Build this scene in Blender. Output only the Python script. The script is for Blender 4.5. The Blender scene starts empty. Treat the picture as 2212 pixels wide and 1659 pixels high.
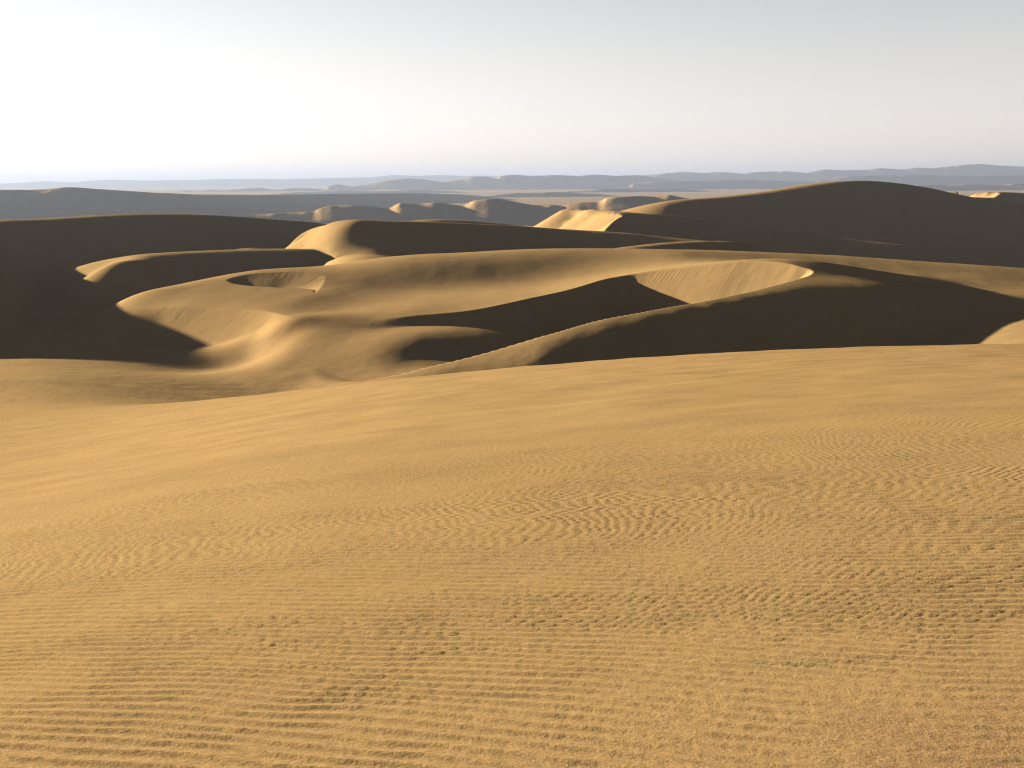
import bpy, math, random
import numpy as np

# ------------------------------------------------------------------ camera, sky, sun, exposure
sc = bpy.context.scene
R = math.radians
FPX = 2372.0                      # focal length in pixels of a 2212-wide picture (about 50 degrees wide)
W2, H2 = 1106.0, 829.5
PITCH = math.atan((829.5 - 388.0) / FPX)
ROLL = R(0.42)
SUN_AZ = R(62.0)                  # to the left of the view direction, ahead of the camera
SUN_EL = R(9.0)

fwd = np.array([0.0, math.cos(PITCH), -math.sin(PITCH)])
rgt0 = np.array([1.0, 0.0, 0.0])
up0 = np.cross(rgt0, fwd)
# the horizon drops a little towards the left: the camera is turned clockwise by ROLL about its axis
rgt = rgt0 * math.cos(ROLL) - up0 * math.sin(ROLL)
up = up0 * math.cos(ROLL) + rgt0 * math.sin(ROLL)

cam_data = bpy.data.cameras.new('camera')
cam = bpy.data.objects.new('camera', cam_data)
sc.collection.objects.link(cam)
sc.camera = cam
from mathutils import Matrix, Vector
cam.matrix_world = Matrix(((rgt[0], up[0], -fwd[0], 0), (rgt[1], up[1], -fwd[1], 0), (rgt[2], up[2], -fwd[2], 0), (0, 0, 0, 1)))
cam_data.sensor_fit = 'HORIZONTAL'
cam_data.sensor_width = 36.0
cam_data.lens = 36.0 * FPX / 2212.0
cam_data.clip_start = 0.05
cam_data.clip_end = 120000.0

world = bpy.data.worlds.new('World')
sc.world = world
world.use_nodes = True
wn = world.node_tree
wn.nodes.clear()
sky = wn.nodes.new('ShaderNodeTexSky')
sky.sky_type = 'NISHITA'
sky.sun_disc = False
sky.sun_elevation = SUN_EL
sky.sun_rotation = -SUN_AZ
sky.altitude = 200.0
sky.air_density = 1.3
sky.dust_density = 0.0
sky.ozone_density = 1.0
bg = wn.nodes.new('ShaderNodeBackground')
bg.inputs['Strength'].default_value = 0.05
wo = wn.nodes.new('ShaderNodeOutputWorld')
# dust in the air takes most of the blue out of the sky; the dimming is added to deepen the shade on the dunes
bw = wn.nodes.new('ShaderNodeRGBToBW')
veil = wn.nodes.new('ShaderNodeMix'); veil.data_type = 'RGBA'
veil.inputs['Factor'].default_value = 0.78
dim = wn.nodes.new('ShaderNodeVectorMath'); dim.operation = 'MULTIPLY'
dim.inputs[1].default_value = (0.290, 0.281, 0.298)
wn.links.new(sky.outputs[0], bw.inputs[0])
wn.links.new(sky.outputs[0], veil.inputs[6])
wn.links.new(bw.outputs[0], veil.inputs[7])
wn.links.new(veil.outputs[2], dim.inputs[0])
wn.links.new(dim.outputs[0], bg.inputs['Color'])
wn.links.new(bg.outputs[0], wo.inputs['Surface'])

sun_dir = Vector((-math.sin(SUN_AZ) * math.cos(SUN_EL), math.cos(SUN_AZ) * math.cos(SUN_EL), math.sin(SUN_EL)))
sun_data = bpy.data.lights.new('sun', 'SUN')
sun_data.energy = 5.0
sun_data.angle = R(0.53)
sun_data.color = (1.0, 0.86, 0.66)
sun = bpy.data.objects.new('sun', sun_data)
sun.rotation_euler = (-sun_dir).to_track_quat('-Z', 'Y').to_euler()
sun.location = (-60, 40, 60)
sc.collection.objects.link(sun)

sc.view_settings.view_transform = 'Standard'
sc.view_settings.look = 'None'
sc.view_settings.gamma = 1.0
sc.view_settings.use_curve_mapping = False
sc.view_settings.exposure = 3.75
sc.cycles.max_bounces = 6
sc.cycles.diffuse_bounces = 0
sc.cycles.volume_bounces = 0
sc.cycles.use_denoising = True
sc.cycles.denoiser = 'OPENIMAGEDENOISE'
sc.cycles.denoising_input_passes = 'RGB_ALBEDO_NORMAL'
sc.cycles.denoising_prefilter = 'NONE'
sc.cycles.filter_width = 1.2

# ------------------------------------------------------------------ helpers
A_DIR = np.array([-math.sin(SUN_AZ), math.cos(SUN_AZ)])   # horizontal direction towards the sun

def ray(u, v):
    d = fwd * FPX + rgt * (u - W2) + up * (H2 - v)
    return d / d[1]

def at(u, v, k):
    """point seen at picture position (u, v); k < 0: at that height below the eye, k > 0: at that depth"""
    d = ray(u, v)
    t = k / d[2] if k < 0 else k
    return d * t

def hash2(ix, iy, seed):
    h = (ix.astype(np.int64) * 374761393 + iy.astype(np.int64) * 668265263 + seed * 1442695041) & 0xFFFFFFFF
    h = ((h ^ (h >> 13)) * 1274126177) & 0xFFFFFFFF
    h = (h ^ (h >> 16)) & 0xFFFFFFFF
    return h

def noise2(x, y, seed=0):
    xi = np.floor(x); yi = np.floor(y)
    fx = x - xi; fy = y - yi
    u = fx * fx * fx * (fx * (fx * 6 - 15) + 10); v = fy * fy * fy * (fy * (fy * 6 - 15) + 10)
    def g(ox, oy):
        a = hash2(xi + ox, yi + oy, seed).astype(np.float64) * (2 * math.pi / 4294967296.0)
        return np.cos(a) * (fx - ox) + np.sin(a) * (fy - oy)
    n0 = g(0, 0) * (1 - u) + g(1, 0) * u
    n1 = g(0, 1) * (1 - u) + g(1, 1) * u
    return (n0 * (1 - v) + n1 * v) * 1.5

def fbm(x, y, seed=0, oct=4, gain=0.5):
    s = 0.0; a = 1.0
    for k in range(oct):
        s = s + a * noise2(x * 2 ** k + 17.3 * k, y * 2 ** k - 9.1 * k, seed + k)
        a *= gain
    return s

def sstep(a, b, x):
    t = np.clip((x - a) / (b - a), 0, 1)
    return t * t * (3 - 2 * t)

class Surf:
    """smooth sheet through points (x, y, z) with optional slopes along the sun's direction (g)"""
    S = 0.01
    def __init__(self, pts, slopes=(), lam_v=1e-5, lam_g=2e-4):
        P = np.array([(p[0], p[1]) for p in pts]) * self.S
        Z = np.array([p[2] for p in pts]) * self.S
        Q = np.array([(p[0], p[1]) for p in slopes]).reshape(-1, 2) * self.S
        G = np.array([p[2] for p in slopes])
        n, m = len(P), len(Q)
        a = A_DIR
        def dd(A, B): return A[:, None, :] - B[None, :, :]
        D = dd(P, P); r = np.hypot(D[..., 0], D[..., 1])
        K = np.zeros((n + m, n + m))
        K[:n, :n] = r ** 3
        if m:
            D = dd(P, Q); r = np.hypot(D[..., 0], D[..., 1])
            B = -3 * r * (D @ a)
            K[:n, n:] = B; K[n:, :n] = B.T
            D = dd(Q, Q); r = np.hypot(D[..., 0], D[..., 1]); da = D @ a
            K[n:, n:] = -(3 * da ** 2 / np.maximum(r, 1e-9) + 3 * r)
        K[:n, :n] += np.diag(np.broadcast_to(lam_v, n))
        if m: K[n:, n:] -= np.diag(np.broadcast_to(lam_g, m)) * 0; K[n:, n:] += np.diag(np.broadcast_to(lam_g, m))
        T = np.zeros((n + m, 3)); T[:n, 0] = 1; T[:n, 1:] = P
        if m: T[n:, 1:] = a
        M = np.block([[K, T], [T.T, np.zeros((3, 3))]])
        sol = np.linalg.solve(M, np.concatenate([Z, G, np.zeros(3)]))
        self.P, self.Q, self.c, self.e, self.d = P, Q, sol[:n], sol[n:n + m], sol[n + m:]
    def __call__(self, x, y):
        x = np.asarray(x, float); shp = x.shape
        X = x.ravel() * self.S; Y = np.asarray(y, float).ravel() * self.S
        out = self.d[0] + self.d[1] * X + self.d[2] * Y
        for (px, py), c in zip(self.P, self.c):
            dx = X - px; dy = Y - py
            r2 = dx * dx + dy * dy
            out += c * r2 * np.sqrt(r2)
        for (px, py), c in zip(self.Q, self.e):
            dx = X - px; dy = Y - py
            out += (-3 * c) * np.sqrt(dx * dx + dy * dy) * (dx * A_DIR[0] + dy * A_DIR[1])
        return (out / self.S).reshape(shp)

def inside(x, y, poly):
    r = np.zeros(x.shape, bool)
    n = len(poly)
    for i in range(n):
        x0, y0 = poly[i]; x1, y1 = poly[(i + 1) % n]
        if y0 == y1: continue
        c = (y0 > y) != (y1 > y)
        r ^= c & (x < (x1 - x0) * (y - y0) / (y1 - y0) + x0)
    return r

def smooth_line(pts, n=12):
    """Catmull-Rom through the points"""
    p = np.array(pts, float)
    q = np.vstack([2 * p[0] - p[1], p, 2 * p[-1] - p[-2]])
    out = []
    for i in range(1, len(q) - 2):
        for t in np.arange(n) / n:
            out.append(0.5 * (2 * q[i] + (q[i + 1] - q[i - 1]) * t + (2 * q[i - 1] - 5 * q[i] + 4 * q[i + 1] - q[i + 2]) * t * t
                              + (3 * q[i] - q[i - 1] - 3 * q[i + 1] + q[i + 2]) * t ** 3))
    out.append(p[-1])
    return np.array(out)

def smax(a, b, k):
    h = np.clip(0.5 + 0.5 * (a - b) / k, 0, 1)
    return b * (1 - h) + a * h + k * h * (1 - h)

def link(o, kind='structure', label=None):
    sc.collection.objects.link(o)
    if kind: o['kind'] = kind
    if label: o['label'] = label
    return o

# ------------------------------------------------------------------ sand
def sand_material(name, near=False):
    m = bpy.data.materials.new(name)
    m.use_nodes = True
    nt = m.node_tree; N = nt.nodes; L = nt.links
    b = N['Principled BSDF']
    b.inputs['Roughness'].default_value = 0.9
    b.inputs['Specular IOR Level'].default_value = 0.0
    tc = N.new('ShaderNodeTexCoord')
    def mapping(scale, rot=0.0):
        n = N.new('ShaderNodeMapping'); n.inputs['Scale'].default_value = scale; n.inputs['Rotation'].default_value = (0, 0, rot)
        L.new(tc.outputs['Object'], n.inputs['Vector']); return n.outputs[0]
    def noise(vec, scale, detail=3, rough=.55):
        n = N.new('ShaderNodeTexNoise'); n.inputs['Scale'].default_value = scale; n.inputs['Detail'].default_value = detail; n.inputs['Roughness'].default_value = rough
        L.new(vec, n.inputs['Vector']); return n.outputs['Fac']
    def ramp(fac, lo, hi, a, c):
        n = N.new('ShaderNodeMapRange'); n.inputs['From Min'].default_value = lo; n.inputs['From Max'].default_value = hi
        n.inputs['To Min'].default_value = a; n.inputs['To Max'].default_value = c; n.interpolation_type = 'SMOOTHSTEP'
        L.new(fac, n.inputs['Value']); return n.outputs[0]
    def math_(op, a, c):
        n = N.new('ShaderNodeMath'); n.operation = op
        for i, v in enumerate((a, c)):
            if isinstance(v, (int, float)): n.inputs[i].default_value = v
            else: L.new(v, n.inputs[i])
        return n.outputs[0]
    def mix(fac, a, c):
        n = N.new('ShaderNodeMix'); n.data_type = 'RGBA'
        if isinstance(fac, (int, float)): n.inputs['Factor'].default_value = fac
        else: L.new(fac, n.inputs['Factor'])
        for k, v in (('A', a), ('B', c)):
            i = [q for q in n.inputs if q.name == k and q.type == 'RGBA'][0]
            if isinstance(v, tuple): i.default_value = v
            else: L.new(v, i)
        return [q for q in n.outputs if q.type == 'RGBA'][0]
    base, dark, red = (0.122, 0.083, 0.037, 1), (0.074, 0.051, 0.027, 1), (0.117, 0.075, 0.035, 1)
    big = ramp(noise(mapping((1, 1, 1)), 0.021, 4), .35, .65, 0, 1)
    col = mix(math_('MULTIPLY', big, .55), base, red)
    streak = ramp(noise(mapping((.35, 2.2, 1), R(-14)), 0.22, 5, .6), .42, .72, 0, 1)        # wind-sorted bands of coarser grains
    col = mix(math_('MULTIPLY', streak, .22), col, dark)
    if near:
        patch = ramp(noise(mapping((1, 1.5, 1), R(12)), 0.75, 4, .6), .42, .68, 0, 1)
        # the patch of coarse dark grains at the photographer's feet, to the right
        sep = N.new('ShaderNodeSeparateXYZ'); L.new(tc.outputs['Object'], sep.inputs[0])
        d = math_('ADD', math_('MULTIPLY', sep.outputs[0], .55), math_('MULTIPLY', sep.outputs[1], -1.0))
        d = math_('ADD', d, math_('MULTIPLY', noise(mapping((1, 1.4, 1)), 1.3, 3), 1.6))
        lee = ramp(d, -2.9, -1.5, 0, 1)
        coarse_and_shade = math_('MAXIMUM', math_('MULTIPLY', patch, .45), lee)
        at_ = N.new('ShaderNodeAttribute'); at_.attribute_name = 'coarse_and_shade'
        coarse_and_shade = math_('MAXIMUM', coarse_and_shade, math_('MULTIPLY', at_.outputs['Fac'], .45))  # trough mask: sorted grains plus ripple shade painted as colour
        g1 = noise(mapping((1, 1, 1)), 150, 2, .6)
        g2 = noise(mapping((1, 1, 1)), 60, 2, .6)
        grains = math_('MULTIPLY', ramp(g1, .50, .58, 0, 1), math_('ADD', .40, math_('MULTIPLY', coarse_and_shade, .5)))
        grains = math_('MAXIMUM', grains, math_('MULTIPLY', ramp(g2, .54, .62, 0, 1), math_('ADD', .16, math_('MULTIPLY', coarse_and_shade, .5))))
        col = mix(grains, col, (0.040, 0.026, 0.017, 1))
        col = mix(math_('MULTIPLY', lee, .4), col, (0.078, 0.047, 0.024, 1))
        h = math_('ADD', math_('MULTIPLY', g1, .5), math_('MULTIPLY', g2, 1.0))
        bp = N.new('ShaderNodeBump'); bp.inputs['Strength'].default_value = .55; bp.inputs['Distance'].default_value = .0035
        L.new(h, bp.inputs['Height'])
        m2 = noise(mapping((1.0, 4.0, 1), R(20)), 2.6, 5, .65)
        bp2 = N.new('ShaderNodeBump'); bp2.inputs['Strength'].default_value = .35; bp2.inputs['Distance'].default_value = .016
        L.new(m2, bp2.inputs['Height']); L.new(bp.outputs[0], bp2.inputs['Normal'])
        L.new(bp2.outputs[0], b.inputs['Normal'])
    else:
        m2 = noise(mapping((1.0, 2.4, 1), R(-17)), 1.1, 5, .65)
        bp2 = N.new('ShaderNodeBump'); bp2.inputs['Strength'].default_value = .35; bp2.inputs['Distance'].default_value = .06
        L.new(m2, bp2.inputs['Height'])
        L.new(bp2.outputs[0], b.inputs['Normal'])
    L.new(col, b.inputs['Base Color'])
    return m

SAND = sand_material('sand')
SAND_NEAR = sand_material('rippled_sand', True)

# ------------------------------------------------------------------ the dunes: traced lines turned into height sheets
SOFT = 3e-2
DUNES = {}            # name -> dict(rails, slips, reach)
CUR = None
def dune(name, reach=28.0):
    global CUR
    CUR = DUNES.setdefault(name, dict(rails=[], slips=[], reach=reach))

def rail(pts, g=None, w=1e-5, wg=1e-3, step=7.0, back=()):
    """a traced line (u, v, depth in metres or height below the eye when negative); g: slope along the sun's direction;
    back: (distance, drop) lines on the sunward side behind a crest"""
    p = []
    for q in pts:
        c = at(*q[:3]); p.append((c[0], c[1], c[2], q[3] if len(q) > 3 else (g if g is not None else 0)))
    p = np.array(p)
    if len(p) > 1:
        q = smooth_line(p, 16)
        s = np.concatenate([[0], np.cumsum(np.hypot(*np.diff(q[:, :2], axis=0).T))])
        n = max(2, int(round(s[-1] / step)) + 1)
        t = np.linspace(0, s[-1], n)
        p = np.stack([np.interp(t, s, q[:, k]) for k in range(4)], 1)
    CUR['rails'].append((p, g is not None, w, wg))
    for dist, drop in back:
        q = p[::2].copy(); q[:, 0] += A_DIR[0] * dist; q[:, 1] += A_DIR[1] * dist; q[:, 2] -= drop
        CUR['rails'].append((q, False, 3e-4, wg))

def wrail(pts, w=1e-5):
    CUR['rails'].append((np.array([(x, y, z, 0) for x, y, z in pts], float), False, w, 1))

def slip(brink, open_pts=(), ang=32.0, n=10, blend=0.0):
    br = smooth_line([at(*p)[:2] for p in brink], n)
    op = np.array([at(*p)[:2] for p in open_pts]) if len(open_pts) else np.zeros((0, 2))
    CUR['slips'].append((br, np.vstack([br, op]), math.tan(R(ang)), np.vstack([br[-1:], op, br[:1]]), blend))

# ---- the valley floor everything stands on
dune('valley_floor', 1e6)
rail([(-60, 880, -28.6), (300, 868, -28.5), (600, 850, -28.3)], step=15)
rail([(-60, 815, -28.6), (350, 812, -28.4), (650, 806, -28.0)], step=15)
rail([(-60, 770, -28.8), (300, 768, -28.5), (560, 768, -28.0)], step=15)
rail([(-60, 730, -29), (200, 730, -28.9), (380, 738, -28.4), (520, 735, -27.8)], step=15)
rail([(-60, 680, -28.6), (150, 685, -28.4), (300, 690, -28)], step=15)
rail([(-60, 630, -27.6), (120, 635, -27.5), (300, 625, -27)], step=15)
rail([(-60, 580, -26.5), (150, 580, -26.8), (400, 575, -27)], step=20)
# inside the bowl: the low swell in its mouth and the bottom
rail([(540, 721, 189.5), (600, 705, 187), (655, 691, 186.5), (720, 689, 186), (780, 693, 184)], None, 1e-4)
rail([(600, 740, 178.5), (600, 766, 172.5), (600, 786, 167)], None, 1e-4)
rail([(640, 800, 163.5), (760, 800, 162), (850, 797, 160.5), (940, 790, 160.5)], None, 1e-4)
rail([(640, 783, 168), (760, 784, 164.5), (850, 782, 163.4), (950, 779, 164.7), (1000, 775, 165.3)], None, 1e-4)
rail([(640, 766, 171), (760, 766, 167.6), (850, 764, 165.9), (950, 760, 167.0), (1020, 754, 167.6)], None, 1e-4)
rail([(640, 744, 175), (760, 745, 171.3), (850, 742, 168.8), (950, 738, 169.5), (1080, 733, 173)], None, 1e-4)
rail([(640, 722, 179.5), (700, 714, 179), (760, 710, -24.0), (850, 707, -23.9), (950, 704, -23.8), (1060, 706, -24.2), (1150, 712, -25.4)], None, 1e-4)
rail([(900, 690, -23.6), (1080, 685, -23.6)], 0.0, 1e-3)
rail([(1200, 722, -26.2), (1300, 700, -27.2), (1400, 690, -27.6), (1550, 670, -27.6), (1650, 640, -27)])
# hidden floor behind the near dune and out of frame
rail([(1100, 850, -28), (1400, 830, -27.2), (1700, 812, -26.6), (2000, 790, -25.6), (2300, 772, -23.5)], step=15)
rail([(1900, 760, -25.8), (1990, 755, -25.2), (2100, 742, -24.0), (2300, 735, -22.8)], step=12)
rail([(2150, 705, -22.8), (2250, 690, -22.2)], step=12)
wrail([(85, 190, -23.1), (95, 200, -23.3), (105, 215, -23.8), (120, 230, -24.2), (130, 200, -23.6), (115, 172, -22.5), (150, 185, -23.8), (170, 150, -23.6), (100, 160, -22.6), (110, 145, -22.9), (80, 145, -23.9), (85, 130, -24.6)], 1e-4)
wrail([(-200, 60, -30), (-60, 60, -30), (0, 70, -29), (60, 80, -28), (150, 90, -28), (-200, 150, -30), (-220, 250, -28), (-300, 350, -28), (200, 180, -26), (200, 260, -28)])
wrail([(x, y, z - (12 if x > 90 and y > 350 else 0)) for y, z in ((300, -28), (400, -31), (500, -36), (600, -42)) for x in (-400, -250, -100, 0, 100, 175, 250, 400, 600)])
wrail([(x, y, z) for y, z in ((720, -50), (860, -62), (1000, -74)) for x in (-700, -450, -200, 0, 200, 450, 700)])

# ---- the crescent dune with the bowl
dune('crescent_dune', 15)
rail([(280, 657, 213), (297, 639, 217), (337, 625, 222), (448, 605, 230)], back=((7, 1.5), (16, 6)))
rail([(448, 605, 230), (556, 585, 239), (640, 578, 244), (715, 573, 247), (860, 553, 251), (1000, 546, 253), (1200, 538, 255), (1500, 540, 255), (1800, 553, 252), (2000, 566, 249), (2212, 580, 245), (2400, 595, 242)])
rail([(640, 590, 262), (860, 566, 270), (1000, 556, 273)], None, 3e-4)
rail([(1200, 547, 275), (1500, 549, 275), (1800, 562, 272), (2000, 576, 268), (2212, 592, 264), (2400, 607, 260)], None, 3e-4)
rail([(1200, 566, 300), (1500, 570, 300), (1800, 586, 296), (2212, 618, 286), (2400, 632, 280)], None, 3e-4)
ARM = [(280, 657, 213), (300, 666, 210), (337, 664, 208), (400, 663, 205), (472, 666, 201), (573, 672, 194), (645, 690, 184.5)]
rail(ARM)
rail([(420, 640, 218), (560, 640, 213), (640, 650, 208)], .0, SOFT)
rail([(470, 618, 226), (600, 618, 222), (700, 625, 218)], .02, SOFT)
rail([(760, 584, 235), (900, 574, 236), (1150, 565, 239), (1350, 563, 241)], None, 2e-3)
rail([(725, 626, 220), (780, 628, 221), (900, 622, 223), (1050, 613, 225), (1200, 602, 228)], None, 2e-3)
rail([(720, 655, 204), (800, 650, 204), (900, 642, 206), (1050, 633, 209), (1150, 626, 213)], None, 2e-3)
rail([(1500, 556, 245), (1800, 566, 242), (2000, 580, 237), (2212, 596, 230)], .1, SOFT)
# its front between the two slip faces
rail([(655, 680, 190), (720, 677, 190), (790, 672, 191)], None, 1e-4)
wrail([tuple(at(u, v, d) - np.array([0, 0, 1.2])) for u, v, d in ((560, 742, 179), (600, 735, 179), (640, 722, 179), (690, 722, 178), (740, 718, 178), (780, 712, 178), (580, 770, 170), (520, 760, 175), (640, 795, 162), (690, 795, 161), (700, 765, 168))], 1e-3)
NEAR_RIM = [(690, 838, 148), (770, 826, 149), (850, 810, 150), (1000, 775, 153), (1100, 747, 155), (1190, 722, 157), (1280, 695, 160), (1410, 670, 164), (1560, 643, 172), (1690, 612, 184), (1755, 590, 197)]
FAR_RIM = [(1720, 573, 202.5), (1650, 563, 207.5), (1570, 566, 211), (1491, 575, 214), (1402, 586, 217), (1350, 595, 217.5), (1303, 604, 215.5), (1229, 626, 205), (1140, 645, 195), (1060, 663, 189), (987, 674, 186), (880, 684, 184), (788, 694, 183)]
rail(NEAR_RIM + FAR_RIM)
# flank below the near rim
rail([(1210, 730, 154), (1410, 681, 161), (1560, 655, 168), (1700, 626, 179)], .12, 1e-2, 3e-4)
rail([(1230, 745, 151), (1410, 697, 159), (1560, 672, 167), (1700, 648, 174), (1800, 640, 179), (1900, 643, 178), (2050, 652, 185), (2120, 657, 188)], .28, 3e-3)
rail([(1250, 760, 149), (1410, 725, 155), (1560, 700, 161), (1700, 675, 169), (1850, 664, 173), (2000, 671, 180), (2060, 675, 182)], .4, SOFT)
rail([(1300, 785, 147), (1500, 765, 150), (1700, 735, 158), (1850, 722, 166), (1980, 715, 172)], .4, SOFT)
rail([(820, 826, 146), (1000, 805, 148), (1150, 785, 150)], .06, 1e-3)
# the lit saddle at its right end and the hollow above
rail([(1780, 606, 189), (1850, 616, 187), (1900, 625, 183), (2000, 634, 188), (2100, 640, 193), (2212, 645, 197)], None, 3e-4)
rail([(1820, 594, 207), (1900, 604, 212), (1980, 612, 215), (2030, 618, 216)], .24, SOFT)
rail([(1810, 576, 219), (1900, 583, 225), (2000, 594, 228), (2080, 608, 225), (2150, 625, 218), (2250, 635, 216)], .06, SOFT)
slip(NEAR_RIM + FAR_RIM, [(740, 722, -25.2), (690, 760, -26.9), (670, 800, -27.9)], blend=14)
slip(ARM, [(652, 700, 181), (630, 735, 176), (600, 780, 164), (465, 800, 156), (330, 800, 158), (240, 760, 182), (250, 700, 202)], blend=9)
# the small hollow above it
slip(ang=12.0, brink=[(680, 637, 210), (667, 621, 217), (600, 618, 219), (520, 616, 223), (490, 608, 228), (510, 598, 232), (556, 591, 235), (640, 589, 236), (690, 593, 233), (701, 600, 229), (692, 620, 219), (680, 637, 210)])

# ---- left dune
dune('dune_at_the_left', 14)
rail([(300, 557, 283), (330, 552, 288), (450, 543, 305), (600, 538, 325), (665, 538, 333), (720, 545, 338)], back=((18, 2.0), (40, 7)))
wrail([tuple(at(235, 570, 270)), tuple(at(200, 590, 262) - np.array([0, 0, 1.5])), tuple(at(160, 600, 256) - np.array([0, 0, 3.5])), tuple(at(120, 600, 254) - np.array([0, 0, 5.5])), tuple(at(170, 575, 275) - np.array([0, 0, 4.5]))], 1e-4)
rail([(330, 557, 284), (450, 549, 300), (600, 544, 318)], .18, SOFT)
rail([(230, 592, 258), (330, 572, 275), (450, 565, 289), (600, 554, 308), (680, 552, 318)], .36, SOFT)
rail([(220, 620, 247), (330, 595, 264), (450, 590, 274), (600, 570, 296)], .36, SOFT)
rail([(150, 600, 254), (170, 630, 245)], .1, SOFT)

# ---- dune behind it, running out of the picture on the left, towards the camera
dune('dune_behind_the_left', 34)
rail([(0, 478, 365), (100, 475, 380), (180, 470, 390), (300, 465, 405), (450, 466, 428), (600, 475, 455), (700, 483, 470), (760, 492, 482), (850, 510, 490)], back=((25, 2.5), (60, 9), (100, 18)))
wrail([(-166, 350, -13), (-164, 325, -13.5), (-156, 295, -14), (-146, 268, -13), (-138, 245, -13), (-130, 224, -14.5), (-122, 205, -18), (-116, 190, -23)])
wrail([(-190, 360, -16.5), (-188, 310, -17.5), (-175, 270, -18.5), (-158, 230, -20), (-148, 200, -24), (-220, 380, -22), (-225, 320, -24), (-200, 250, -25)], 1e-3)
rail([(0, 485, 359), (100, 480, 375), (300, 470, 400), (450, 471, 423), (600, 480, 449), (680, 488, 461)], .28, SOFT)
rail([(0, 495, 351), (100, 490, 365), (300, 482, 391), (450, 483, 414), (600, 491, 440)], .36, SOFT, 3e-4)
rail([(0, 510, 340), (100, 505, 352), (300, 502, 375), (450, 502, 398), (600, 507, 425), (700, 510, 445)], .37, SOFT)
rail([(0, 545, 325), (100, 540, 335), (300, 532, 348), (450, 527, 375), (600, 525, 408)], .36, SOFT)
wrail([(-104, 232, -26.3), (-112, 258, -26.3), (-120, 285, -26.3), (-95, 208, -28.3), (-88, 195, -28.9)], 1e-3)

# ---- middle peak with the bright flank
dune('peaked_dune', 26)
rail([(615, 541, 365), (650, 517, 358), (690, 491, 350), (720, 480, 345), (760, 475, 342), (850, 478, 352), (950, 482, 366), (1100, 490, 386), (1200, 496, 398), (1300, 504, 409), (1400, 516, 416)], back=((18, 3.5), (36, 9)))
rail([(740, 486, 338), (728, 500, 333), (718, 520, 322), (730, 543, 308), (780, 556, 295)], -.1, 2e-3)
rail([(690, 505, 345), (680, 530, 335), (700, 550, 318), (730, 562, 300)], -.5, SOFT)
wrail([tuple(at(580, 575, -25.8)), tuple(at(640, 565, -25.6)), tuple(at(690, 575, -24.5))])
rail([(800, 500, 335), (900, 505, 340), (1050, 510, 360), (1200, 515, 376)], .36, SOFT)
rail([(850, 525, 320), (1000, 525, 333), (1200, 528, 352), (1350, 535, 362)], .36, SOFT)
rail([(800, 548, 300), (900, 546, 298), (1050, 546, 300)], .08, SOFT)
rail([(860, 575, -20.8), (1200, 562, -22.5), (1400, 560, -24)], None, 1e-3)

dune('low_dune', 24)
rail([(860, 484, 430), (880, 482, 436), (930, 475, 445), (1000, 476, 455), (1100, 485, 466), (1170, 498, 472)], back=((20, 2), (45, 8)))
rail([(950, 485, 432), (1050, 487, 446)], .36, SOFT)

# ---- the dune with the bright face right of the middle
dune('dune_with_bright_face', 26)
rail([(1150, 520, 504), (1180, 497, 502), (1225, 461, 499), (1260, 453, 489), (1300, 454, 474), (1340, 458, 457), (1430, 463, 463), (1500, 470, 472), (1600, 484, 485), (1700, 500, 496), (1800, 520, 505), (1900, 543, 512), (2000, 565, 516)], back=((20, 3), (45, 9)))
rail([(1360, 468, 448), (1450, 468, 458), (1550, 480, 470)], .26, SOFT)
rail([(1360, 490, 430), (1450, 490, 440), (1600, 505, 458), (1750, 525, 474)], .37, SOFT)
rail([(1340, 525, 404), (1500, 530, 418), (1700, 540, 440)], .36, SOFT)
slip([(1125, 535, 505), (1160, 512, 500), (1185, 494, 498), (1228, 471, 491), (1260, 470, 477), (1300, 469, 461), (1341, 464, 446), (1335, 473, 438), (1315, 488, 422), (1290, 506, 402)],
     [(1250, 540, 375), (1180, 550, 375), (1090, 550, 420)])

# ---- the big dark dune on the right
dune('big_dark_dune', 40)
rail([(1380, 475, 520), (1405, 463, 525), (1450, 447, 535), (1500, 437, 547), (1600, 428, 575), (1700, 416, 605), (1780, 402, 635), (1850, 394, 660), (1920, 394, 685), (2000, 405, 705), (2080, 425, 715), (2150, 443, 720), (2300, 470, 715)], step=12, back=((30, 3), (75, 12), (120, 24)))
rail([(1460, 449, 534), (1600, 432, 570), (1700, 420, 600), (1850, 399, 654), (1920, 400, 678), (2000, 411, 697)], .29, SOFT, step=12)
rail([(1480, 455, 528), (1600, 445, 553), (1750, 430, 595), (1880, 425, 635), (2000, 435, 665), (2100, 455, 680), (2200, 472, 690)], .38, SOFT, step=12)
rail([(1550, 475, 515), (1700, 465, 550), (1850, 460, 590), (2000, 470, 620), (2120, 485, 640), (2230, 500, 655), (2350, 515, 660)], .38, SOFT, step=12)
rail([(1650, 500, 510), (1800, 495, 560), (2000, 505, 590), (2150, 520, 615), (2300, 535, 630)], .38, SOFT, step=12)
rail([(1800, 530, 530), (2000, 540, 558), (2150, 555, 577), (2300, 570, 590)], .34, SOFT, step=12)
rail([(1900, 562, 490), (2050, 575, 515), (2212, 588, 535), (2350, 600, 545)], .33, SOFT, step=12)

dune('dune_at_the_right_edge', 36)
rail([(2060, 440, 818), (2085, 428, 815), (2120, 417, 804), (2155, 415, 790), (2230, 418, 806), (2350, 430, 820)], step=12, back=((30, 4), (70, 14)))
rail([(2170, 430, 772), (2230, 435, 778), (2300, 440, 785)], .36, SOFT, step=12)
rail([(2100, 460, 720), (2200, 465, 730)], .3, SOFT, step=12)
slip([(2068, 440, 814), (2090, 427, 809), (2115, 420, 799), (2157, 415, 786), (2148, 423, 768), (2125, 434, 738)], [(2100, 445, 735), (2070, 445, 760)])

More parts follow.
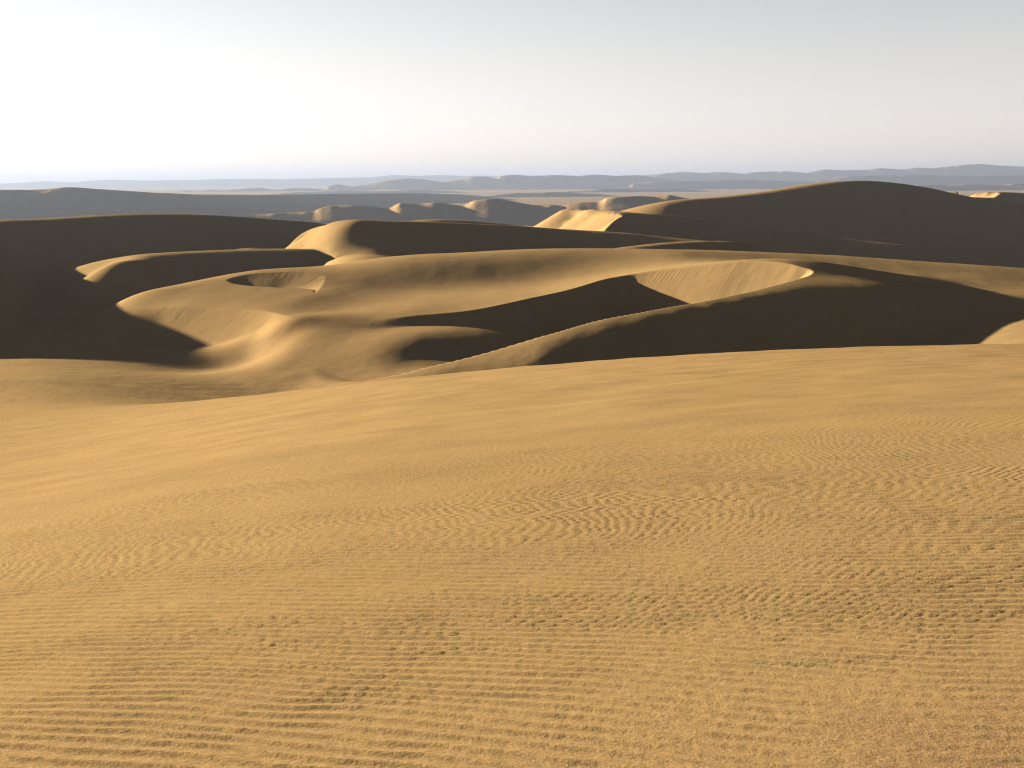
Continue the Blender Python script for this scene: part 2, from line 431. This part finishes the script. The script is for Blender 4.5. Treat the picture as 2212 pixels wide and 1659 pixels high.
for nm, dn in DUNES.items():
    P3, LV, G3, LG = [], [], [], []
    for p, has_g, w, wg in dn['rails']:
        for x, y, z, g in p:
            P3.append((x, y, z)); LV.append(w)
            if has_g: G3.append((x, y, g)); LG.append(wg)
    dn['surf'] = Surf(P3, G3, np.array(LV), np.array(LG) if LG else 0.0)
    dn['pts'] = np.array(P3)[:, :2]

# ------------------------------------------------------------------ near dune (on which the photographer stands)
def near_dune(x, y):
    t = x / np.sqrt(y * y + 14.0 ** 2)
    wl = 1 - sstep(-.50, -.08, t)
    c = 0.00066 * (1 - wl) + 0.00010 * wl
    q = np.where(t > -.1, 0.171 - 0.083 * t + 0.095 * t * t, 0.18025 - 0.102 * (t + .1) - 0.07 * (t + .1) ** 2)
    b = (q - 0.066) * (1 - wl) + (q - 0.028) * wl
    return -1.65 - b * y - c * y * y + 0.05 * x * np.exp(-np.maximum(y, 0) / 12)

# ------------------------------------------------------------------ one polar grid for everything from the feet to 900 m
APEX = np.array([0.0, -1.5])
az_in = np.linspace(-26.5, 26.5, 820)
az = np.concatenate([np.linspace(-44, -26.5, 70)[:-1], az_in, np.linspace(26.5, 44, 70)[1:]])
def logsp(a, b, n): return np.exp(np.linspace(math.log(a), math.log(b), n))
rows = np.concatenate([logsp(1.0, 3.6, 30)[:-1], logsp(3.6, 10.5, 360)[:-1], logsp(10.5, 18.5, 225)[:-1], logsp(18.5, 30, 70)[:-1], logsp(30, 145, 120)[:-1], np.linspace(145, 260, 300)[:-1], logsp(260, 450, 150)[:-1], logsp(450, 900, 80)])
NEAR_ROW = int(np.searchsorted(rows, 75))
T = np.tan(np.radians(az))
Yd, Tt = np.meshgrid(rows, T, indexing='ij')
X = Tt * Yd + APEX[0]
Y = Yd + APEX[1]

i0 = int(np.searchsorted(rows, 55))
xs, ys = X[i0:], Y[i0:]
NAMES = list(DUNES)
ZL = np.full((len(NAMES) + 1,) + X.shape, -1e3)      # one sheet per dune, the near dune last
for k, nm in enumerate(NAMES):
    dn = DUNES[nm]
    if dn['reach'] > 1e5:
        ZL[k, i0:] = dn['surf'](xs, ys); continue
    lo, hi = dn['pts'].min(0) - 3 * dn['reach'], dn['pts'].max(0) + 3 * dn['reach']
    idx = np.where((xs > lo[0]) & (xs < hi[0]) & (ys > lo[1]) & (ys < hi[1]))
    xx, yy = xs[idx], ys[idx]
    z = dn['surf'](xx, yy)
    dm = np.full(xx.shape, 1e9)                       # beyond the traced lines the sheet dives under the ground
    for px, py in dn['pts']:
        np.minimum(dm, (xx - px) ** 2 + (yy - py) ** 2, out=dm)
    z -= 0.03 * np.maximum(np.sqrt(dm) - dn['reach'], 0) ** 2
    for br, poly, tan, chain, blend in dn['slips']:
        ins = inside(xx, yy, poly)
        xi, yi = xx[ins], yy[ins]
        bz = dn['surf'](br[:, 0], br[:, 1])
        tal = np.full(xi.shape, -1e3)
        sarc = np.concatenate([[0], np.cumsum(np.hypot(*np.diff(br, axis=0).T))]); best = np.zeros(xi.shape); bd = np.zeros(xi.shape)
        for i in range(len(br) - 1):
            ax, ay = br[i]; dx, dy = br[i + 1] - br[i]
            t = np.clip(((xi - ax) * dx + (yi - ay) * dy) / (dx * dx + dy * dy + 1e-12), 0, 1)
            dd = np.hypot(xi - ax - t * dx, yi - ay - t * dy)
            h = bz[i] * (1 - t) + bz[i + 1] * t - tan * dd
            up_ = h > tal
            best = np.where(up_, sarc[i] + t * (sarc[i + 1] - sarc[i]), best); bd = np.where(up_, dd, bd)
            tal = np.maximum(tal, h)
        # avalanche tongues running down the slip face
        sc_ = max(1.0, dn['reach'] / 18)
        tal += 0.014 * sc_ * noise2(best / (1.6 * sc_) + .15 * noise2(best / 3, bd / 3, 4), bd / (14 * sc_), 21) * sstep(0.3, 3, bd) - 0.035 * np.maximum(noise2(best / 1.3 + .6 * noise2(best / 5, bd * 0, 23), bd / 5, 22), 0) * sstep(0, .6, bd) * (1 - sstep(2, 6, bd))
        if blend:
            do = np.full(xi.shape, 1e3)
            for i in range(len(chain) - 1):
                ax, ay = chain[i]; dx, dy = chain[i + 1] - chain[i]
                t = np.clip(((xi - ax) * dx + (yi - ay) * dy) / (dx * dx + dy * dy + 1e-12), 0, 1)
                do = np.minimum(do, np.hypot(xi - ax - t * dx, yi - ay - t * dy))
            w = sstep(0, blend, do)
            tal = z[ins] * (1 - w) + np.minimum(tal, z[ins] + 50) * w
        z[ins] = tal
    ZL[k, i0:][idx] = z
ZL[-1] = near_dune(X, Y)
OWN = np.argmax(ZL, axis=0)
Z = ZL[0].copy()
for k in range(1, len(NAMES)):
    Z = np.where(ZL[k] > Z - 3, smax(ZL[k], Z, 0.6), Z)
kk = 1.2 + 14 * (1 - sstep(-.45, -.1, Tt))
Z = np.where(Yd < 55, ZL[-1], smax(ZL[-1], Z, kk))

# broad unevenness of the wind-blown sand, and the small ripples near the feet
Z = Z + np.where(Yd > 55, 0.035, 0.0) * sstep(55, 90, Yd) * fbm(X / 9, Y / 14, 31, 3) + 0.035 * fbm(X / 3.5, Y / 2.2, 35, 3) * sstep(5, 25, Yd) * (1 - sstep(120, 200, Yd))
nr = int(np.searchsorted(rows, 18.0))
xr, yr = X[:nr], Y[:nr]
wx = xr + .04 * noise2(xr / .55, yr / .5, 41)
wy = yr + .032 * noise2(xr / .6 + 9, yr / .40, 43) + .30 * noise2(xr / 3.2, yr / 2.6, 45) + .008 * noise2(xr / .21, yr / .13, 44)
ph = (wx * .29 + wy * .957) * (2 * math.pi / .088)
rip = np.sin(ph) + .30 * np.sin(2 * ph - .9) + .08 * np.sin(3 * ph - 1.6)
region = np.clip(.82 + .55 * noise2(xr / 2.4, yr / 1.5, 47) + .28 * fbm(xr / .42 + 3, yr / .24, 46, 2), .25, 1.0)
bare = sstep(.1, 1.5, (xr - .45) / .9 + (3.6 - yr) / .8 + .6 * noise2(xr / .8, yr / .6, 48))
amp = .0066 * region * (1 - .7 * bare)
ph2 = (wx * .12 + wy * .99 + .05 * noise2(xr / .3, yr / .3, 49)) * (2 * math.pi / .061)
rip2 = np.sin(ph2) * np.clip(noise2(xr / .5, yr / .4, 50) + .2, 0, 1)
fade = 1 - sstep(9, 17.5, Yd[:nr])
Z[:nr] += (rip * amp + rip2 * .0012 + .0010 * fbm(xr / .06, yr / .05, 51, 2)) * fade
COARSE_AND_SHADE = np.zeros(X.shape)                     # dark grains in the troughs, with ripple shade put into the same colour
COARSE_AND_SHADE[:nr] = np.clip(-.35 - np.sin(ph + .7), 0, 1) * np.clip(region, 0, 1.2) * fade

# ------------------------------------------------------------------ meshes
def grid_mesh(name, X, Y, Z, mat):
    nr, nc = X.shape
    me = bpy.data.meshes.new(name)
    co = np.stack([X, Y, Z], -1).reshape(-1, 3).astype(np.float32)
    idx = np.arange(nr * nc).reshape(nr, nc)
    f = np.stack([idx[:-1, :-1], idx[:-1, 1:], idx[1:, 1:], idx[1:, :-1]], -1).reshape(-1, 4)
    me.vertices.add(len(co)); me.vertices.foreach_set('co', co.ravel())
    me.loops.add(f.size); me.loops.foreach_set('vertex_index', f.ravel().astype(np.int32))
    me.polygons.add(len(f))
    me.polygons.foreach_set('loop_start', (np.arange(len(f)) * 4).astype(np.int32))
    me.polygons.foreach_set('use_smooth', np.ones(len(f), bool))
    me.update(calc_edges=True)
    me.materials.append(mat)
    return me

# normals of the whole sheet, so that neighbouring dunes meet without a seam
dzr, dxr, dyr = (np.gradient(q, axis=0) for q in (Z, X, Y))
dzc, dxc, dyc = (np.gradient(q, axis=1) for q in (Z, X, Y))
NRM = np.stack([dyc * dzr - dzc * dyr, dzc * dxr - dxc * dzr, dxc * dyr - dyc * dxr], -1)
NRM /= np.linalg.norm(NRM, axis=-1, keepdims=True) + 1e-20
NRM *= np.sign(NRM[..., 2:3] + 1e-20)
NRM = NRM.reshape(-1, 3).astype(np.float32)
CO = np.stack([X, Y, Z], -1).reshape(-1, 3).astype(np.float32)
nr_, nc_ = X.shape
IDX = np.arange(nr_ * nc_).reshape(nr_, nc_)
QUADS = np.stack([IDX[:-1, :-1], IDX[:-1, 1:], IDX[1:, 1:], IDX[1:, :-1]], -1)
FOWN = OWN[:-1, :-1].copy()
FOWN[:NEAR_ROW] = len(NAMES)                                   # the near dune up to its brow
LAND = {
    'valley_floor': ('valley_floor', 'flat lit sand of the valley between the near dune and the crescent dune'),
    'crescent_dune': ('crescent_dune', 'broad crescent dune with a deep sunlit bowl, in the middle of the valley'),
    'dune_at_the_left': ('sand_dune', 'low dune with a thin sunlit rim and dark front, left of the crescent dune'),
    'dune_behind_the_left': ('sand_dune', 'long dark dune with a level crest at the far left'),
    'peaked_dune': ('sand_dune', 'peaked dune with a bright sunlit left flank behind the crescent dune'),
    'low_dune': ('sand_dune', 'low dark dune just showing behind the peaked dune'),
    'dune_with_bright_face': ('sand_dune', 'dark dune with a bright four-sided slip face, right of the peaked dune'),
    'big_dark_dune': ('sand_dune', 'largest dark rounded dune on the right'),
    'dune_at_the_right_edge': ('sand_dune', 'small dune with a bright slip face at the right edge behind the largest dune'),
    'near': ('near_dune', 'rippled sunlit sand slope in the foreground'),
}
for k, key in enumerate(NAMES + ['near']):
    f = QUADS[FOWN == k]
    if not len(f): continue
    used, inv = np.unique(f, return_inverse=True)
    f = inv.reshape(-1, 4)
    name, label = LAND[key]
    me = bpy.data.meshes.new(name)
    me.vertices.add(len(used)); me.vertices.foreach_set('co', CO[used].ravel())
    me.loops.add(f.size); me.loops.foreach_set('vertex_index', f.ravel().astype(np.int32))
    me.polygons.add(len(f))
    me.polygons.foreach_set('loop_start', (np.arange(len(f)) * 4).astype(np.int32))
    me.polygons.foreach_set('use_smooth', np.ones(len(f), bool))
    me.update(calc_edges=True)
    me.materials.append(SAND_NEAR if key == 'near' else SAND)
    if key == 'near':
        me.attributes.new('coarse_and_shade', 'FLOAT', 'POINT').data.foreach_set('value', COARSE_AND_SHADE.ravel()[used].astype(np.float32))
    else:
        me.normals_split_custom_set_from_vertices(NRM[used])
    link(bpy.data.objects.new(name, me), label=label)

# ------------------------------------------------------------------ plain and the far rows of dunes
BASE = -78.0
gx, gy = np.meshgrid(np.linspace(-30000, 30000, 61), np.concatenate([np.linspace(-3000, 1000, 5), logsp(1200, 45000, 120)]))
link(bpy.data.objects.new('plain', grid_mesh('plain', gx, gy, BASE + 2.5 * fbm(gx / 900, gy / 500, 5), SAND)), label='pale sand plain reaching to the far ridges')

def far_ridge(name, pts, depth, front=.55, back=.25, saw=0.0, per=60.0, n=420, rough=0.0, seed=1, base=BASE, jogs=(), sm=6.0, label=None):
    p = np.array(pts, float)
    u = np.linspace(p[0, 0], p[-1, 0], n)
    v = np.interp(u, p[:, 0], p[:, 1])
    kw = int(round(sm * n / max(p[-1, 0] - p[0, 0], 1) / 2)) * 2 + 1            # smoothing of the traced crest
    kern = np.hanning(kw + 2)[1:-1]; kern /= kern.sum()
    v = np.convolve(np.pad(v, kw // 2, mode='edge'), kern, 'valid')
    dep = np.interp(u, p[:, 0], p[:, 2]) if p.shape[1] > 2 else np.full(n, float(depth))
    ph = (u / per + 0.6 * noise2(u / per / 2.3, u * 0 + seed, seed))
    fr = ph - np.floor(ph)
    sw = np.where(fr < .75, sstep(0, .75, fr), 1 - sstep(.75, 1, fr))
    dj = saw * (sw - .5)
    for uj, amp in jogs:                                    # places where the crest steps towards the camera: short sunward faces
        dj = dj + amp * np.where(u < uj, np.exp(-(uj - u) / 60), 0) * 1.0 - amp * np.where(u >= uj, np.exp(-(u - uj) / 60), 0) * (1 - np.exp(-(u - uj) / 6))
    dep = dep + saw * 1.5 * noise2(u / per / 3, u * 0 + 3.3, seed + 4)
    v = v - rough * np.abs(noise2(u / 17.0, u * 0, seed + 9))
    d = fwd[:, None] * FPX + rgt[:, None] * (u - W2) + up[:, None] * (H2 - v)
    d = d / d[1]
    xc, yc, zc = d * dep
    hgt = np.maximum(zc - base, 0.2)
    # cross profile: s < 0 in front of the crest, s > 0 behind it
    s = np.concatenate([-np.linspace(1.25, 0, 26), np.linspace(0, 1.3, 16)[1:]])
    prof = np.where(s < 0, 1 - np.abs(s) ** 1.2 * np.where(s > -1, 1, 1), 1 - s)
    prof = np.where(s < 0, np.maximum(prof, -.4), prof)
    prof = np.where(prof < .25, .25 * np.exp((prof - .25) / .25) - .05, prof)
    prof = np.where((s > -.12) & (s < .12), prof - 0.0, prof)
    kf = int(round(140 * n / max(p[-1, 0] - p[0, 0], 1) / 2)) * 2 + 1
    kern = np.hanning(kf + 2)[1:-1]; kern /= kern.sum()
    hs = np.convolve(np.pad(hgt, kf // 2, mode='edge'), kern, 'valid')[:n]      # the foot runs smoothly, whatever the crest does
    off = np.where(s[:, None] < 0, s[:, None] * hs[None] / front, s[:, None] * hs[None] / back)
    off = off + dj[None] * np.exp(-(s[:, None] / .16) ** 2)
    X = (xc / yc)[None] * (yc[None] + off); Y = yc[None] + off
    Z = base + hgt[None] * prof[:, None] + hgt[None] * .03 * fbm(X / 70, Y / 70, seed)* (np.abs(s)[:, None] > .01)
    return link(bpy.data.objects.new(name, grid_mesh(name, X, Y, Z, SAND)), label=label)

far_ridge('dune_ridge', [(430, 490), (480, 467), (560, 463), (681, 456), (690, 450), (714, 444), (770, 443), (843, 450), (852, 444), (862, 438), (898, 441), (942, 437), (1001, 445), (1012, 438), (1027, 432), (1075, 429), (1119, 437), (1152, 443), (1185, 441), (1215, 445), (1230, 440), (1251, 437), (1295, 436), (1305, 429), (1317, 426), (1376, 423), (1413, 425), (1442, 420), (1491, 430), (1540, 440), (1565, 424), (1600, 423), (1680, 435), (1900, 470)], 2000, saw=10, per=95, seed=3, front=.42, sm=17, jogs=((684, 5), (858, 8), (1018, 9), (1304, 9)), label='hazy grey row of rounded dunes just beyond the peaked dune')
far_ridge('dune_ridge', [(1000, 430), (1050, 423), (1120, 417), (1200, 415), (1280, 418), (1340, 424)], 5000, front=.35, saw=30, per=120, seed=13, label='faint low swell on the plain behind the hazy grey row of dunes')
far_ridge('dune_ridge', [(1180, 420), (1240, 412), (1300, 408), (1400, 407), (1500, 410), (1560, 415)], 6600, front=.35, saw=40, per=120, seed=14, label='thin grey swell on the pale plain right of centre below the far ridges')
far_ridge('dune_ridge', [(1880, 410), (1950, 401), (2050, 399), (2150, 398), (2300, 396)], 6200, front=.35, saw=40, per=150, seed=15, label='thin grey swell on the pale plain above the largest dune at the right')
far_ridge('dune_ridge', [(560, 422), (640, 415), (720, 412), (800, 413), (900, 410), (980, 413), (1060, 420)], 6900, front=.35, saw=40, per=150, seed=16, label='faint grey swell on the plain at the left of centre')
far_ridge('dune_ridge', [(-300, 412, 2300), (0, 410, 2400), (70, 410, 2430), (110, 407.5, 2430), (140, 404, 2440), (170, 405, 2450), (215, 408.5, 2460), (300, 414, 2500), (330, 416, 2550), (420, 420, 2700), (560, 421, 3000), (700, 419, 3400), (900, 417, 3900), (1000, 420, 4200), (1070, 426, 4300), (1120, 432, 4300)], 0, front=.45, saw=0, per=300, seed=5, sm=25, jogs=(), label='long hazy blue grey ridge with one rounded knoll at the far left')
far_ridge('dune_ridge', [(385, 414), (405, 410), (420, 413), (440, 412), (455, 409), (480, 412), (500, 410), (530, 407), (560, 405), (600, 411), (630, 406), (660, 406), (700, 410), (710, 402), (730, 398), (760, 403), (790, 399), (830, 390), (880, 385), (920, 388), (960, 394), (980, 390), (1000, 387), (1020, 382), (1050, 381), (1070, 386), (1080, 380), (1110, 377), (1150, 380), (1200, 378), (1250, 380), (1290, 377), (1330, 380), (1370, 378), (1400, 381), (1440, 386), (1480, 392)], 9000, saw=15, per=60, seed=7, label='far ridge of many small humps left and centre of the horizon')
far_ridge('dune_ridge', [(1380, 390), (1400, 380), (1440, 374), (1480, 371), (1520, 374), (1560, 371), (1600, 375), (1640, 371), (1700, 370), (1740, 373), (1780, 366), (1830, 368), (1880, 366), (1900, 363), (1950, 366), (1980, 362), (2020, 363), (2080, 356), (2120, 354), (2160, 358), (2212, 360), (2500, 362)], 11000, saw=20, per=65, seed=8, label='far ridge of many small humps rising to the right end of the horizon')
far_ridge('dune_ridge', [(-400, 398), (0, 397), (60, 394), (100, 391), (150, 394), (200, 390), (240, 388), (300, 390), (400, 389), (470, 387), (550, 386), (620, 387), (700, 385), (800, 383), (850, 378), (900, 380), (950, 378), (1000, 380), (1050, 379), (1150, 384), (1300, 382), (1420, 376), (1500, 379), (1700, 376), (2500, 372)], 17000, saw=15, per=70, seed=9, label='palest farthest ridge along the left of the horizon')
far_ridge('dune_ridge', [(1335, 404), (1360, 400), (1368, 396), (1420, 392), (1500, 391), (1600, 388), (1700, 391), (1790, 394), (1850, 399)], 8000, saw=15, per=70, seed=10, label='short broken ridge on the plain below the horizon, right of centre')
far_ridge('dune_ridge', [(1740, 392), (1780, 386), (1820, 381), (1900, 379), (2000, 378), (2100, 380), (2212, 378), (2500, 380)], 8500, saw=15, per=80, seed=11, label='short broken ridge on the plain below the horizon, above the largest dune')

# ------------------------------------------------------------------ air
me = bpy.data.meshes.new('haze')
z0, z1 = BASE - 8, 170.0
# box a metre below the lowest ground, just above the highest far ridge
vs = [(x, y, z) for z in (z0, z1) for y in (-3100, 45100) for x in (-30100, 30100)]
me.from_pydata(vs, [], [(0, 2, 3, 1), (4, 5, 7, 6), (0, 1, 5, 4), (2, 6, 7, 3), (0, 4, 6, 2), (1, 3, 7, 5)])
hm = bpy.data.materials.new('haze'); hm.use_nodes = True
hm.node_tree.nodes.clear()
ho = hm.node_tree.nodes.new('ShaderNodeOutputMaterial')
hv = hm.node_tree.nodes.new('ShaderNodeVolumePrincipled')
hv.inputs['Color'].default_value = (0.108, 0.134, 0.190, 1)
hv.inputs['Density'].default_value = 8.5e-5
hv.inputs['Anisotropy'].default_value = 0.2
hm.node_tree.links.new(hv.outputs[0], ho.inputs['Volume'])
me.materials.append(hm)
link(bpy.data.objects.new('haze', me), 'stuff', 'pale dusty haze in the air over the dunes')
